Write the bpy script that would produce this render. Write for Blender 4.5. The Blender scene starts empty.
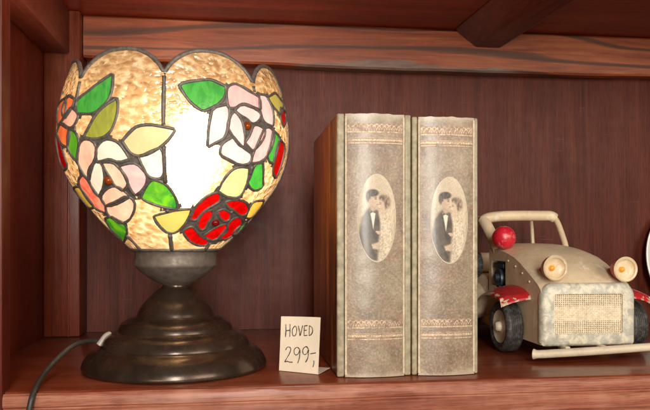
import bpy, bmesh, math, random
from mathutils import Vector, noise
from mathutils.geometry import delaunay_2d_cdt
random.seed(7)
scene = bpy.context.scene
COL = scene.collection

# ------------------------------------------------------------------ view geometry (metres)
F = 689.0; YAW = math.radians(7.5); H = 0.14; HY = 238.0
CY, SY = math.cos(YAW), math.sin(YAW)
def ray(x, y):
    l = (x - 325) / F; u = (HY - y) / F
    return (l*CY + SY, -l*SY + CY, u)
def at_depth(x, y, d):
    r = ray(x, y); return Vector((r[0]*d, r[1]*d, H + r[2]*d))

# ------------------------------------------------------------------ object helpers
def tag(o, label=None, cat=None, group=None, kind=None):
    if label: o['label'] = label
    if cat: o['category'] = cat
    if group: o['group'] = group
    if kind: o['kind'] = kind
    return o
def thing(name, loc, label, cat, group=None):
    o = bpy.data.objects.new(name, None); COL.objects.link(o)
    o.location = loc; o.empty_display_size = 0.02
    return tag(o, label, cat, group)
def origin(p):
    v = Vector((0, 0, 0))
    while p: v += p.location; p = p.parent
    return v
def link(name, me, mat, parent=None):
    o = bpy.data.objects.new(name, me); COL.objects.link(o)
    for m in (mat if isinstance(mat, (list, tuple)) else [mat]): me.materials.append(m)
    if parent: o.parent = parent
    return o
class MB:
    """collects world-space geometry for ONE mesh object"""
    def __init__(s): s.v = []; s.f = []; s.m = []; s.c = []
    def add(s, vs, fs, m=0, c=None):
        b = len(s.v); s.v += [tuple(v) for v in vs]; s.f += [tuple(b+i for i in f) for f in fs]
        s.m += [m]*len(fs); s.c += (c if c else [(1, 1, 1)]*len(vs))
    def box(s, x0, x1, y0, y1, z0, z1, bev=0.0, seg=2, m=0):
        bm = bmesh.new(); bmesh.ops.create_cube(bm, size=1)
        for v in bm.verts:
            v.co = Vector(((x0+x1)/2 + v.co.x*(x1-x0), (y0+y1)/2 + v.co.y*(y1-y0), (z0+z1)/2 + v.co.z*(z1-z0)))
        if bev: bmesh.ops.bevel(bm, geom=bm.edges[:], offset=bev, segments=seg, profile=0.5, affect='EDGES')
        s.bm(bm, m)
    def bm(s, bm, m=0):
        bm.verts.index_update()
        s.add([v.co[:] for v in bm.verts], [[v.index for v in f.verts] for f in bm.faces], m); bm.free()
    def lathe(s, prof, c, axis='Z', seg=64, m=0):
        """prof = (radius, height along axis)"""
        vs = []; fs = []; n = len(prof)
        for k in range(seg):
            a = 2*math.pi*k/seg; ca, sa = math.cos(a), math.sin(a)
            for r, h in prof:
                if axis == 'Z': p = (r*ca, r*sa, h)
                elif axis == 'X': p = (h, r*ca, r*sa)
                else: p = (r*sa, h, r*ca)
                vs.append((c[0]+p[0], c[1]+p[1], c[2]+p[2]))
        for k in range(seg):
            k2 = (k+1) % seg
            for i in range(n-1):
                fs.append((k*n+i, k2*n+i, k2*n+i+1, k*n+i+1))
        s.add(vs, fs, m)
    def tube(s, pts, r, closed=False, seg=8, m=0, cap=True, flat=1.0, nrm=None):
        pts = [Vector(p) for p in pts]; n = len(pts); rs = r if isinstance(r, (list, tuple)) else [r]*n
        vs = []; fs = []; up = None
        for i, p in enumerate(pts):
            a = pts[(i-1) % n] if closed or i > 0 else p
            b = pts[(i+1) % n] if closed or i < n-1 else p
            t = (b-a)
            t = t.normalized() if t.length > 1e-9 else Vector((0, 0, 1))
            if nrm: u = nrm[i] - t*nrm[i].dot(t); u.normalize()
            else:
                if up is None: up = Vector((0, 0, 1)) if abs(t.z) < .9 else Vector((1, 0, 0))
                u = up - t*up.dot(t)
                u = u.normalized() if u.length > 1e-6 else t.orthogonal().normalized()
                up = u
            w = t.cross(u)
            for k in range(seg):
                an = 2*math.pi*k/seg
                vs.append(p + u*(math.cos(an)*rs[i]*flat) + w*(math.sin(an)*rs[i]))
        for i in range(n if closed else n-1):
            j = (i+1) % n
            for k in range(seg):
                k2 = (k+1) % seg
                fs.append((i*seg+k, i*seg+k2, j*seg+k2, j*seg+k))
        if cap and not closed:
            fs.append(tuple(range(seg))[::-1]); fs.append(tuple((n-1)*seg+k for k in range(seg)))
        s.add(vs, fs, m)
    def build(s, name, mat, parent=None, smooth=True, color=None, fixn=True, angle=40):
        o0 = origin(parent)
        me = bpy.data.meshes.new(name)
        me.from_pydata([(v[0]-o0.x, v[1]-o0.y, v[2]-o0.z) for v in s.v], [], s.f)
        for p, m in zip(me.polygons, s.m): p.material_index = m
        if color:
            ca = me.color_attributes.new('Col', 'FLOAT_COLOR', 'POINT')
            for i, c in enumerate(s.c if color is True else [color(Vector(v)) for v in s.v]):
                ca.data[i].color = (c[0], c[1], c[2], 1)
        if fixn:
            bm = bmesh.new(); bm.from_mesh(me)
            bmesh.ops.recalc_face_normals(bm, faces=bm.faces[:]); bm.to_mesh(me); bm.free()
        if smooth:
            me.polygons.foreach_set('use_smooth', [True]*len(me.polygons))
            try: me.set_sharp_from_angle(angle=math.radians(angle))
            except Exception: pass
        me.update()
        return link(name, me, mat, parent)
def smooth_curve(pts, n=8):
    pts = [Vector(p) for p in pts]; out = []
    for i in range(len(pts)-1):
        p0 = pts[max(i-1, 0)]; p1 = pts[i]; p2 = pts[i+1]; p3 = pts[min(i+2, len(pts)-1)]
        for k in range(n):
            t = k/n
            out.append(.5*((2*p1) + (p2-p0)*t + (2*p0-5*p1+4*p2-p3)*t*t + (3*p1-p0-3*p2+p3)*t**3))
    out.append(pts[-1]); return out
def fbm(p, sc, oct=4): return noise.fractal(Vector(p)*sc, 1.0, 2.0, oct)
def lerp3(a, b, t):
    t = max(0, min(1, t)); return tuple(x+(y-x)*t for x, y in zip(a, b))
def sstep(a, b, x):
    t = max(0, min(1, (x-a)/(b-a))); return t*t*(3-2*t)

# ------------------------------------------------------------------ materials
class N:
    def __init__(s, name):
        s.m = bpy.data.materials.new(name); s.m.use_nodes = True; s.t = s.m.node_tree; s.t.nodes.clear()
        s.out = s.n('ShaderNodeOutputMaterial')
    def n(s, t, **kw):
        o = s.t.nodes.new(t)
        for k, v in kw.items():
            if k in o.inputs.keys(): o.inputs[k].default_value = v
            else: setattr(o, k, v)
        return o
    def l(s, a, b): s.t.links.new(a, b)
    def coord(s, scale=(1, 1, 1), src='Object'):
        c = s.n('ShaderNodeTexCoord'); mp = s.n('ShaderNodeMapping'); mp.inputs['Scale'].default_value = scale
        s.l(c.outputs[src], mp.inputs['Vector']); return mp.outputs[0]
    def noise(s, vec, scale, detail=4, rough=.55, dist=0):
        o = s.n('ShaderNodeTexNoise'); o.inputs['Scale'].default_value = scale; o.inputs['Detail'].default_value = detail
        o.inputs['Roughness'].default_value = rough; o.inputs['Distortion'].default_value = dist
        if vec is not None: s.l(vec, o.inputs['Vector'])
        return o.outputs['Fac']
    def ramp(s, fac, stops, interp='LINEAR'):
        o = s.n('ShaderNodeValToRGB'); o.color_ramp.interpolation = interp; e = o.color_ramp.elements
        while len(e) > 1: e.remove(e[-1])
        for i, (p, c) in enumerate(stops):
            el = e[0] if i == 0 else e.new(p)
            el.position = p; el.color = (*c, 1) if len(c) == 3 else c
        s.l(fac, o.inputs[0]); return o.outputs['Color']
    def mixc(s, f, a, b, mode='MIX'):
        o = s.n('ShaderNodeMix', data_type='RGBA', blend_type=mode)
        for sock, v in ((0, f), (6, a), (7, b)):
            if isinstance(v, (int, float)): o.inputs[sock].default_value = v
            elif isinstance(v, tuple): o.inputs[sock].default_value = (*v, 1)
            else: s.l(v, o.inputs[sock])
        return o.outputs[2]
    def math(s, op, a, b=None):
        o = s.n('ShaderNodeMath', operation=op)
        for i, v in enumerate((a, b)):
            if v is None: continue
            if isinstance(v, (int, float)): o.inputs[i].default_value = v
            else: s.l(v, o.inputs[i])
        return o.outputs[0]
    def bump(s, h, strength=.3, dist=.001):
        o = s.n('ShaderNodeBump'); o.inputs['Strength'].default_value = strength; o.inputs['Distance'].default_value = dist
        s.l(h, o.inputs['Height']); return o.outputs[0]
    def pbr(s, col, rough=.5, metal=0, nrm=None, coat=0, coatr=.1, spec=.5, sheen=0):
        p = s.n('ShaderNodeBsdfPrincipled')
        for k, v in (('Base Color', col), ('Roughness', rough), ('Metallic', metal)):
            if isinstance(v, tuple): p.inputs[k].default_value = (*v, 1)
            elif isinstance(v, (int, float)): p.inputs[k].default_value = v
            else: s.l(v, p.inputs[k])
        p.inputs['Coat Weight'].default_value = coat; p.inputs['Coat Roughness'].default_value = coatr
        p.inputs['Specular IOR Level'].default_value = spec
        if nrm is not None: s.l(nrm, p.inputs['Normal'])
        s.l(p.outputs[0], s.out.inputs[0]); return s.m

def wood(name, dark, mid, light, axis='X', rough=.4, cross=38, coat=.25, figure=0.0, wear=None, wearamt=.5, bump=.25, off=(0, 0, 0), spec=.25):
    g = N(name)
    c = g.n('ShaderNodeTexCoord'); mp = g.n('ShaderNodeMapping'); g.l(c.outputs['Object'], mp.inputs['Vector'])
    mp.inputs['Location'].default_value = off
    sc = {'X': (.06, 1, 1), 'Y': (1, .06, 1), 'Z': (1, 1, .06)}[axis]
    mp.inputs['Scale'].default_value = sc; v = mp.outputs[0]
    n1 = g.noise(v, cross, 6, .6, .8)
    mp2 = g.n('ShaderNodeMapping'); g.l(c.outputs['Object'], mp2.inputs['Vector'])
    mp2.inputs['Scale'].default_value = tuple(.018 if q < 1 else 1 for q in sc)
    n2 = g.noise(mp2.outputs[0], 620, 3, .7)
    col = g.ramp(n1, [(.28, dark), (.48, mid), (.72, light)])
    if figure:
        mp3 = g.n('ShaderNodeMapping'); g.l(c.outputs['Object'], mp3.inputs['Vector'])
        mp3.inputs['Scale'].default_value = tuple(.07 if q < 1 else 1 for q in sc)
        w = g.n('ShaderNodeTexWave', wave_type='BANDS', bands_direction='Z' if axis != 'Z' else 'X')
        w.inputs['Scale'].default_value = 22; w.inputs['Distortion'].default_value = 9; w.inputs['Detail'].default_value = 3
        w.inputs['Detail Scale'].default_value = .8
        g.l(mp3.outputs[0], w.inputs['Vector'])
        col = g.mixc(g.math('MULTIPLY', g.ramp(w.outputs['Fac'], [(.0, (1, 1, 1)), (.35, (0, 0, 0))]), figure), col, dark)
    col = g.mixc(g.math('MULTIPLY', g.ramp(n2, [(.50, (0, 0, 0)), (.68, (1, 1, 1))]), .55), col, dark)
    mp4 = g.n('ShaderNodeMapping'); g.l(c.outputs['Object'], mp4.inputs['Vector'])
    mp4.inputs['Scale'].default_value = tuple(.03 if q < 1 else 1 for q in sc); mp4.inputs['Location'].default_value = off
    n5 = g.noise(mp4.outputs[0], 1500, 2, .6)
    col = g.mixc(g.math('MULTIPLY', g.ramp(n5, [(.52, (0, 0, 0)), (.62, (1, 1, 1))]), .65), col, tuple(x*.6 for x in dark))
    n6 = g.noise(mp4.outputs[0], 260, 4, .65)
    col = g.mixc(g.math('MULTIPLY', g.ramp(n6, [(.52, (0, 0, 0)), (.70, (1, 1, 1))]), .55), col, light)
    # short scratches running at an angle to the grain, and dust specks
    mp5 = g.n('ShaderNodeMapping'); g.l(c.outputs['Object'], mp5.inputs['Vector'])
    mp5.inputs['Rotation'].default_value = (.5, .9, .35); mp5.inputs['Scale'].default_value = (.04, 1, 1)
    n7 = g.noise(mp5.outputs[0], 420, 2, .5); n8 = g.noise(g.coord(), 9, 3, .6)
    sm = g.math('MULTIPLY', g.ramp(n7, [(.70, (0, 0, 0)), (.74, (1, 1, 1))]), g.ramp(n8, [(.50, (0, 0, 0)), (.62, (1, 1, 1))]))
    col = g.mixc(g.math('MULTIPLY', sm, .5), col, tuple(min(1, x*1.7+.03) for x in light))
    n9 = g.noise(g.coord(), 1100, 1, .4)
    col = g.mixc(g.math('MULTIPLY', g.ramp(n9, [(.76, (0, 0, 0)), (.80, (1, 1, 1))]), .45), col, (.42, .32, .26))
    big = g.noise(g.coord(), 5, 4, .6)
    col = g.mixc(g.math('MULTIPLY', big, .55), col, tuple(x*.55 for x in dark), 'MIX')
    if wear:
        wn = g.noise(v, 70, 6, .75, .5)
        wn2 = g.noise(g.coord(), 14, 4, .6)
        col = g.mixc(g.math('MULTIPLY', g.ramp(g.math('MULTIPLY', wn, wn2), [(.24, (0, 0, 0)), (.40, (1, 1, 1))]), wearamt), col, wear)
    rn = g.noise(g.coord(), 60, 4, .6)
    r = g.ramp(rn, [(.3, (rough*.92,)*3), (.7, (min(1, rough*1.12),)*3)])
    h = g.math('ADD', g.math('MULTIPLY', n2, .6), n1)
    return g.pbr(col, r, 0, g.bump(h, bump, .0012), coat, rough*.55, spec)

M = {}
M['back'] = wood('back wood', (.060, .0100, .0052), (.122, .0235, .0122), (.180, .042, .023), 'Z', .45, 52, .0, wear=(0.165, 0.0602, 0.0315), wearamt=.10, spec=.22)
M['side'] = wood('side wood', (0.0682, 0.0086, 0.0035), (0.154, 0.02236, 0.0091), (0.22, 0.0387, 0.0154), 'Z', .45, 40, .1)
M['post'] = wood('post wood', (0.0825, 0.01204, 0.0049), (0.1705, 0.03096, 0.0126), (0.242, 0.0516, 0.021), 'Z', .42, 55, .1, wear=(0.209, 0.0774, 0.042), wearamt=.4, off=(3, 1, 2))
M['ceil'] = wood('ceiling wood', (0.11, 0.01118, 0.0035), (0.253, 0.02924, 0.0091), (0.374, 0.0516, 0.0161), 'X', .4, 30, .15)
M['beam'] = wood('beam wood', (0.077, 0.0129, 0.007), (0.165, 0.03268, 0.0175), (0.231, 0.0516, 0.0294), 'Y', .45, 40, .1)
M['shelf'] = wood('shelf wood', (0.121, 0.01892, 0.007), (0.253, 0.04644, 0.0168), (0.374, 0.08428, 0.0315), 'X', .30, 42, .3, wear=(0.33, 0.1204, 0.063), wearamt=.5)
M['edge'] = wood('shelf edge wood', (0.209, 0.05504, 0.0308), (0.374, 0.1161, 0.0672), (0.528, 0.2064, 0.126), 'X', .42, 60, .15, wear=(0.572, 0.2838, 0.196), wearamt=.6, off=(5, 2, 0))

def rail_mat():
    g = N('rail wood')
    c = g.n('ShaderNodeTexCoord'); sep = g.n('ShaderNodeSeparateXYZ'); g.l(c.outputs['Object'], sep.inputs[0])
    v = g.coord((.09, 1, 1)); n1 = g.noise(v, 60, 6, .6, 1.2)
    w = g.n('ShaderNodeTexWave', wave_type='BANDS', bands_direction='Z')
    w.inputs['Scale'].default_value = 9; w.inputs['Distortion'].default_value = 13; w.inputs['Detail'].default_value = 2.5; w.inputs['Detail Scale'].default_value = 1.3
    g.l(g.coord((.11, 1, 1)), w.inputs['Vector'])
    col = g.ramp(n1, [(.28, (0.1575, 0.03168, 0.01014)), (.5, (0.294, 0.0704, 0.0234)), (.74, (0.441, 0.132, 0.0468))])
    col = g.mixc(g.math('MULTIPLY', g.ramp(w.outputs['Fac'], [(.0, (1, 1, 1)), (.05, (.8, .8, .8)), (.16, (0, 0, 0))]), .85), col, (.05, .022, .014))
    fine = g.noise(g.coord((.02, 1, 1)), 700, 3, .7)
    col = g.mixc(g.math('MULTIPLY', g.ramp(fine, [(.5, (0, 0, 0)), (.7, (1, 1, 1))]), .5), col, (.08, .03, .02))
    # grey waney streak with a wavy edge along the bottom of the board
    nz = g.noise(g.coord((1, 0, 0)), 7, 3, .5)
    lim = g.math('ADD', g.math('MULTIPLY', g.math('SUBTRACT', nz, .5), .04), .409)
    # fades out to both ends
    dx = g.math('ABSOLUTE', g.math('SUBTRACT', sep.outputs[0], .26))
    lim = g.math('SUBTRACT', lim, g.math('MULTIPLY', g.math('MULTIPLY', dx, dx), .22))
    d = g.math('SUBTRACT', lim, sep.outputs[2])
    d = g.math('ADD', d, g.math('MULTIPLY', g.math('SUBTRACT', n1, .5), .008))
    msk = g.ramp(d, [(.0, (0, 0, 0)), (.004, (1, 1, 1))])
    gn = g.ramp(g.noise(g.coord((.15, 1, 1)), 160, 5, .7), [(.3, (.075, .055, .045)), (.6, (.17, .135, .11)), (.8, (.27, .22, .18))])
    col = g.mixc(g.math('MULTIPLY', msk, .85), col, gn)
    return g.pbr(col, .45, 0, g.bump(n1, .3, .0012), .1, .3)
M['rail'] = rail_mat()

def simple(name, col, rough=.5, metal=0, var=.25, sc=40, coat=0, bump=.15, spec=.5):
    g = N(name); n = g.noise(g.coord(), sc, 5, .6)
    c = g.ramp(n, [(.3, tuple(x*(1-var) for x in col)), (.7, tuple(min(1, x*(1+var)) for x in col))])
    r = g.ramp(g.noise(g.coord(), sc*2.3, 4, .6), [(.3, (rough*.8,)*3), (.7, (min(1, rough*1.25),)*3)])
    return g.pbr(c, r, metal, g.bump(n, bump, .0006), coat, .12, spec)

# stained glass: cathedral / opalescent sheet, lit from behind by the bulb
def glass(name, col, col2=None, tk=.30, trans=.62, streak=120, vec=(1, 1, .35), rough=.18, deep=None, bump=.25):
    g = N(name); v = g.coord(vec); n = g.noise(v, streak, 4, .6, 1.0)
    c = g.ramp(n, [(.32, col2 or tuple(x*.7 for x in col)), (.62, col)])
    nb = g.noise(g.coord(), 160, 3, .5); nrm = g.bump(nb, bump, .0012)
    tr = g.n('ShaderNodeBsdfTranslucent'); df = g.n('ShaderNodeBsdfDiffuse'); gl = g.n('ShaderNodeBsdfGlossy'); gl.inputs['Roughness'].default_value = rough
    g.l(g.mixc(1.0, g.mixc(1.0, c, c, 'MULTIPLY'), (tk,)*3, 'MULTIPLY'), tr.inputs[0]); g.l(c, df.inputs[0]); g.l(nrm, gl.inputs['Normal']); g.l(nrm, df.inputs['Normal'])
    m1 = g.n('ShaderNodeMixShader'); m1.inputs[0].default_value = trans; g.l(df.outputs[0], m1.inputs[1]); g.l(tr.outputs[0], m1.inputs[2])
    fr = g.n('ShaderNodeFresnel'); fr.inputs['IOR'].default_value = 1.45; g.l(nrm, fr.inputs['Normal'])
    m2 = g.n('ShaderNodeMixShader'); g.l(fr.outputs[0], m2.inputs[0]); g.l(m1.outputs[0], m2.inputs[1]); g.l(gl.outputs[0], m2.inputs[2])
    g.l(m2.outputs[0], g.out.inputs[0]); return g.m
def amber_glass():
    g = N('hammered amber glass')
    n1 = g.noise(g.coord((.85, .85, 1.25)), 165, 1.5, .5, .25); n2 = g.noise(g.coord((.6, .6, 1.3)), 85, 1, .5, .2)
    hgt = g.math('ADD', n1, n2)
    nrm = g.bump(hgt, 1.0, .0032)
    c = g.ramp(n1, [(.30, (.29, .155, .065)), (.50, (.46, .29, .145)), (.70, (.68, .53, .35))])
    tr = g.n('ShaderNodeBsdfTranslucent'); g.l(c, tr.inputs[0]); g.l(nrm, tr.inputs['Normal'])
    df = g.n('ShaderNodeBsdfDiffuse'); g.l(c, df.inputs[0]); g.l(nrm, df.inputs['Normal'])
    rf = g.n('ShaderNodeBsdfRefraction'); rf.inputs['Roughness'].default_value = .60; rf.inputs['IOR'].default_value = 1.12
    rf.inputs[0].default_value = (.84, .60, .34, 1); g.l(nrm, rf.inputs['Normal'])
    gl = g.n('ShaderNodeBsdfGlossy'); gl.inputs['Roughness'].default_value = .22; g.l(nrm, gl.inputs['Normal']); gl.inputs[0].default_value = (1, .92, .82, 1)
    a = g.n('ShaderNodeMixShader'); a.inputs[0].default_value = .22; g.l(tr.outputs[0], a.inputs[1]); g.l(df.outputs[0], a.inputs[2])
    b = g.n('ShaderNodeMixShader'); b.inputs[0].default_value = .42; g.l(a.outputs[0], b.inputs[1]); g.l(rf.outputs[0], b.inputs[2])
    fr = g.n('ShaderNodeFresnel'); fr.inputs['IOR'].default_value = 1.55; g.l(nrm, fr.inputs['Normal'])
    d = g.n('ShaderNodeMixShader'); g.l(g.math('ADD', fr.outputs[0], .10), d.inputs[0]); g.l(b.outputs[0], d.inputs[1]); g.l(gl.outputs[0], d.inputs[2])
    g.l(d.outputs[0], g.out.inputs[0]); return g.m
G = {
 'amber': amber_glass(),
 'green': glass('green glass', (.17, .50, .15), (.10, .38, .11), tk=.6),
 'lime': glass('streaky green glass', (.34, .66, .07), (.05, .36, .13), tk=.35, streak=70),
 'olive': glass('olive glass', (.56, .58, .16), (.44, .47, .12), tk=.32),
 'cream': glass('cream glass', (.88, .80, .55), (.80, .74, .50), tk=.26),
 'white': glass('white glass', (.95, .89, .84), (.92, .80, .74), tk=.34),
 'snow': glass('snow white glass', (.95, .82, .83), (.92, .66, .70), tk=.30, streak=60),
 'pink': glass('pale pink glass', (.92, .70, .61), (.88, .55, .48), tk=.42, streak=60),
 'blush': glass('blush white glass', (.93, .70, .70), (.90, .52, .57), tk=.36, streak=60),
 'peach': glass('peach glass', (.92, .42, .20), (.85, .30, .15), tk=.45, streak=60),
 'salmon': glass('salmon glass', (.90, .50, .40), (.80, .27, .20), tk=.45, streak=60),
 'red': glass('red glass', (.60, .012, .010), (.42, .008, .008), tk=.5, rough=.1),
 'yellow': glass('yellow glass', (.90, .72, .26), (.82, .62, .22), tk=.35),
 'mellow': glass('yellow green glass', (.78, .78, .36), (.85, .70, .22), tk=.22, streak=50),
 'orange': glass('orange bead glass', (.80, .16, .02), (.62, .08, .01), rough=.06),
}
M['lead'] = simple('lead solder', (.165, .142, .125), .45, .25, .4, 260, bump=.6)
M['collar'] = simple('dull pewter collar', (.175, .145, .122), .5, .35, .3, 120, bump=.3)
def bronze():
    g = N('dark bronze')
    n = g.noise(g.coord(), 26, 5, .65); d = g.noise(g.coord(), 900, 2, .5)
    c = g.ramp(n, [(.3, (.038, .024, .017)), (.7, (.095, .060, .041))])
    c = g.mixc(g.ramp(d, [(.70, (0, 0, 0)), (.78, (.35, .35, .35))]), c, (.30, .25, .21))
    r = g.ramp(g.noise(g.coord(), 55, 4, .6), [(.3, (.18,)*3), (.7, (.33,)*3)])
    return g.pbr(c, r, .6, g.bump(n, .12, .0006), .25, .25, .5)
M['bronze'] = bronze()
M['cord'] = simple('dark grey cord', (.035, .03, .026), .5, 0, .3, 60)
M['clip'] = simple('clear plastic clip', (.42, .37, .32), .3, 0, .25, 60)
M['socket'] = simple('brass socket', (.35, .24, .1), .35, .8)
def bulb_mat():
    g = N('lit bulb'); e = g.n('ShaderNodeEmission'); e.inputs[0].default_value = (1, .86, .66, 1); e.inputs[1].default_value = 52
    g.l(e.outputs[0], g.out.inputs[0]); return g.m
M['bulb'] = bulb_mat()

def attr_mat(name, rough=.5, metal=0, coat=0, bsc=300, bump=.1, grime=0, gsc=50):
    g = N(name); a = g.n('ShaderNodeAttribute'); a.attribute_name = 'Col'
    n = g.noise(g.coord(), bsc, 4, .6); col = a.outputs['Color']
    if grime:
        col = g.mixc(g.math('MULTIPLY', g.ramp(g.noise(g.coord(), gsc, 6, .7), [(.45, (0, 0, 0)), (.72, (1, 1, 1))]), grime), col, (.10, .075, .05))
    return g.pbr(col, rough, metal, g.bump(n, bump, .0005), coat, .15)
M['print'] = attr_mat('printed photo', .40, 0, .22)
M['gilt'] = attr_mat('gilt ornament', .4, .15, 0, 900, .5)
M['paintedtin'] = attr_mat('worn painted tin', .45, 0, .15, 220, .25, .35, 60)

def spine_mat(off):
    g = N('printed spine paper')
    v = g.n('ShaderNodeTexCoord'); mp = g.n('ShaderNodeMapping'); g.l(v.outputs['Object'], mp.inputs[0]); mp.inputs['Location'].default_value = off
    p = mp.outputs[0]
    n = g.noise(p, 45, 6, .7); n2 = g.noise(p, 420, 3, .7); n3 = g.noise(p, 16, 4, .6)
    mp2 = g.n('ShaderNodeMapping'); g.l(v.outputs['Object'], mp2.inputs[0]); mp2.inputs['Scale'].default_value = (.25, 1, 1); mp2.inputs['Location'].default_value = off
    n4 = g.noise(mp2.outputs[0], 110, 5, .7)
    c = g.ramp(n, [(.3, (.15, .095, .060)), (.5, (.255, .175, .115)), (.7, (.35, .265, .18))])
    c = g.mixc(g.math('MULTIPLY', g.ramp(n3, [(.45, (0, 0, 0)), (.7, (1, 1, 1))]), .45), c, (.33, .32, .22))
    c = g.mixc(g.math('MULTIPLY', g.ramp(n4, [(.56, (0, 0, 0)), (.7, (1, 1, 1))]), .5), c, (.42, .20, .14))
    c = g.mixc(g.math('MULTIPLY', g.ramp(n2, [(.5, (0, 0, 0)), (.66, (1, 1, 1))]), .32), c, (.60, .50, .38))
    c = g.mixc(g.math('MULTIPLY', g.ramp(n2, [(.34, (1, 1, 1)), (.44, (0, 0, 0))]), .35), c, (.13, .08, .055))
    sp_ = g.n('ShaderNodeSeparateXYZ'); g.l(v.outputs['Object'], sp_.inputs[0])
    ed = g.math('ADD', g.math('ABSOLUTE', g.math('SUBTRACT', sp_.outputs[2], .132)), g.math('MULTIPLY', n, .014))
    c = g.mixc(g.math('MULTIPLY', g.ramp(ed, [(.1325, (0, 0, 0)), (.1385, (1, 1, 1))]), .75), c, (.52, .45, .34))
    return g.pbr(c, .36, 0, g.bump(n2, .45, .0006), .42, .30)
M['joint'] = simple('cream green joint cloth', (.36, .31, .21), .5, 0, .4, 120, bump=.3)
def leather():
    g = N('brown cover board')
    v = g.coord((1, 1, .12)); n = g.noise(v, 45, 5, .6, 1.5)
    c = g.ramp(n, [(.36, (.045, .012, .006)), (.52, (.13, .036, .012)), (.68, (.36, .13, .03))])
    return g.pbr(c, .38, 0, g.bump(n, .2, .0006), .15, .25)
M['leather'] = leather()
M['page'] = simple('page block', (.62, .52, .38), .7, 0, .15, 300)
M['card'] = simple('cream card', (.87, .76, .60), .65, 0, .05, 90, bump=.05)
M['ink'] = simple('dark ink', (.035, .03, .028), .5, 0, .2)
def worn(name, base, chip, dirt=(.10, .07, .045), chipamt=(.56, .60), dirtamt=.5, rough=.48, sc=55):
    g = N(name)
    n = g.noise(g.coord(), sc, 7, .7, .4); n2 = g.noise(g.coord(), sc*.6, 6, .75); n3 = g.noise(g.coord(), sc*5, 4, .7)
    c = g.ramp(g.noise(g.coord(), sc*.35, 4, .6), [(.3, tuple(x*.78 for x in base)), (.7, base)])
    c = g.mixc(g.ramp(n, [(chipamt[0], (0, 0, 0)), (chipamt[1], (1, 1, 1))]), c, chip)
    c = g.mixc(g.math('MULTIPLY', g.ramp(n2, [(.50, (0, 0, 0)), (.70, (1, 1, 1))]), dirtamt), c, dirt)
    c = g.mixc(g.math('MULTIPLY', g.ramp(n3, [(.60, (0, 0, 0)), (.72, (1, 1, 1))]), .4), c, dirt)
    return g.pbr(c, rough, 0, g.bump(g.math('ADD', n, g.math('MULTIPLY', n3, .3)), .35, .0012), .12, .3)
M['cream'] = worn('worn cream paint', (.82, .66, .44), (.84, .73, .56), (.36, .23, .12), (.57, .63), .34)
M['bluegrey'] = worn('worn blue grey paint', (.56, .56, .48), (.80, .74, .58), (.22, .17, .11), (.46, .60), .45, sc=120)
M['redpaint'] = worn('worn red paint', (.60, .02, .03), (.72, .52, .42), (.2, .02, .02), (.62, .65), .3, .3, sc=75)
M['ball'] = worn('chipped red ball paint', (.70, .018, .04), (.84, .34, .34), (.45, .01, .02), (.52, .70), .3, .3, sc=95)
M['rubber'] = worn('old rubber', (.035, .033, .032), (.20, .18, .165), (.012, .011, .01), (.46, .80), .35, .6, sc=190)
M['rim'] = worn('cream rim paint', (.72, .62, .46), (.80, .72, .58), (.12, .08, .05), (.6, .7), .4)
M['black'] = simple('black metal', (.014, .014, .017), .35, .2, .3, 90)
M['steel'] = simple('dark blue steel', (.06, .08, .10), .4, .5, .4, 120)
M['wire'] = simple('cream wire mesh', (.82, .71, .52), .5, 0, .2, 200)
M['meshback'] = simple('dark grille backing', (.24, .17, .10), .7, 0, .3, 90)
M['lampcup'] = worn('headlamp inside', (.82, .65, .41), (.88, .76, .56), (.5, .22, .1), (.55, .65), .3, .35)
M['lampbulb'] = simple('orange lamp bulb', (.85, .38, .03), .2, 0, .1, 60, .3)
M['china'] = simple('white china', (.80, .78, .74), .15, 0, .04, 20, .5, .02)

# ------------------------------------------------------------------ the setting: wooden cabinet
BACK = 1.06; FRONT = .657; CEIL = .462; LEFT = -.266; RIGHT = 1.05
b = MB(); b.box(-.30, RIGHT+.02, FRONT, BACK+.02, -.024, 0, .0025, 3)
shelf = tag(b.build('shelf', M['shelf']), kind='structure')
b = MB()
# nosing: a real moulded board along the front of the shelf
prof = [(.6565, -.0035), (.655, -.0012), (.6525, -.0008), (.6505, -.0025), (.6495, -.006), (.6495, -.0125), (.6512, -.0137), (.6512, -.0150), (.6492, -.0163), (.6490, -.0300), (.6510, -.0325), (.6545, -.033), (.6545, -.046), (.6565, -.046)]
xs = [-.206 + i*(RIGHT+.206)/80 for i in range(81)]
vs = []; fs = []
for x in xs:
    for (y, z) in prof:
        k = .0006*fbm((x*3, y*9, z*20), 6)
        vs.append((x, y+k, z+k*.6))
n = len(prof)
for i in range(80):
    for j in range(n): fs.append((i*n+j, i*n+(j+1) % n, (i+1)*n+(j+1) % n, (i+1)*n+j))
b.add(vs, fs); b.build('front_edge', M['edge'], shelf, angle=35)
b = MB(); b.box(-.30, RIGHT+.02, BACK, BACK+.018, .0003, CEIL)
wall = tag(b.build('back_wall', M['back']), kind='structure')
b = MB()
vs = []; fs = []; NX = 90
sec = [(BACK-.0006, .4005), (1.031, .3995), (1.0285, .4025), (1.028, .43), (1.0285, .4585), (1.031, .4612), (BACK-.0006, .4612)]
for i in range(NX+1):
    x = -.2155 + i*(RIGHT+.2155)/NX
    w = .0035*fbm((x*1.4, 3.1, 0), 2)
    for k, (y, z) in enumerate(sec): vs.append((x, y, z + (w if k < 3 else 0)))
n = len(sec)
for i in range(NX):
    for j in range(n): fs.append((i*n+j, i*n+(j+1) % n, (i+1)*n+(j+1) % n, (i+1)*n+j))
b.add(vs, fs); b.build('top_rail', M['rail'], wall, angle=35)
b = MB(); b.box(LEFT+.0006, -.2165, 1.010, BACK-.0006, .0006, CEIL-.0006, .002)
b.box(-.2335, -.2300, 1.0086, 1.0104, .0006, CEIL-.07, .0007)
b.build('corner_post', M['post'], wall)
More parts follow.
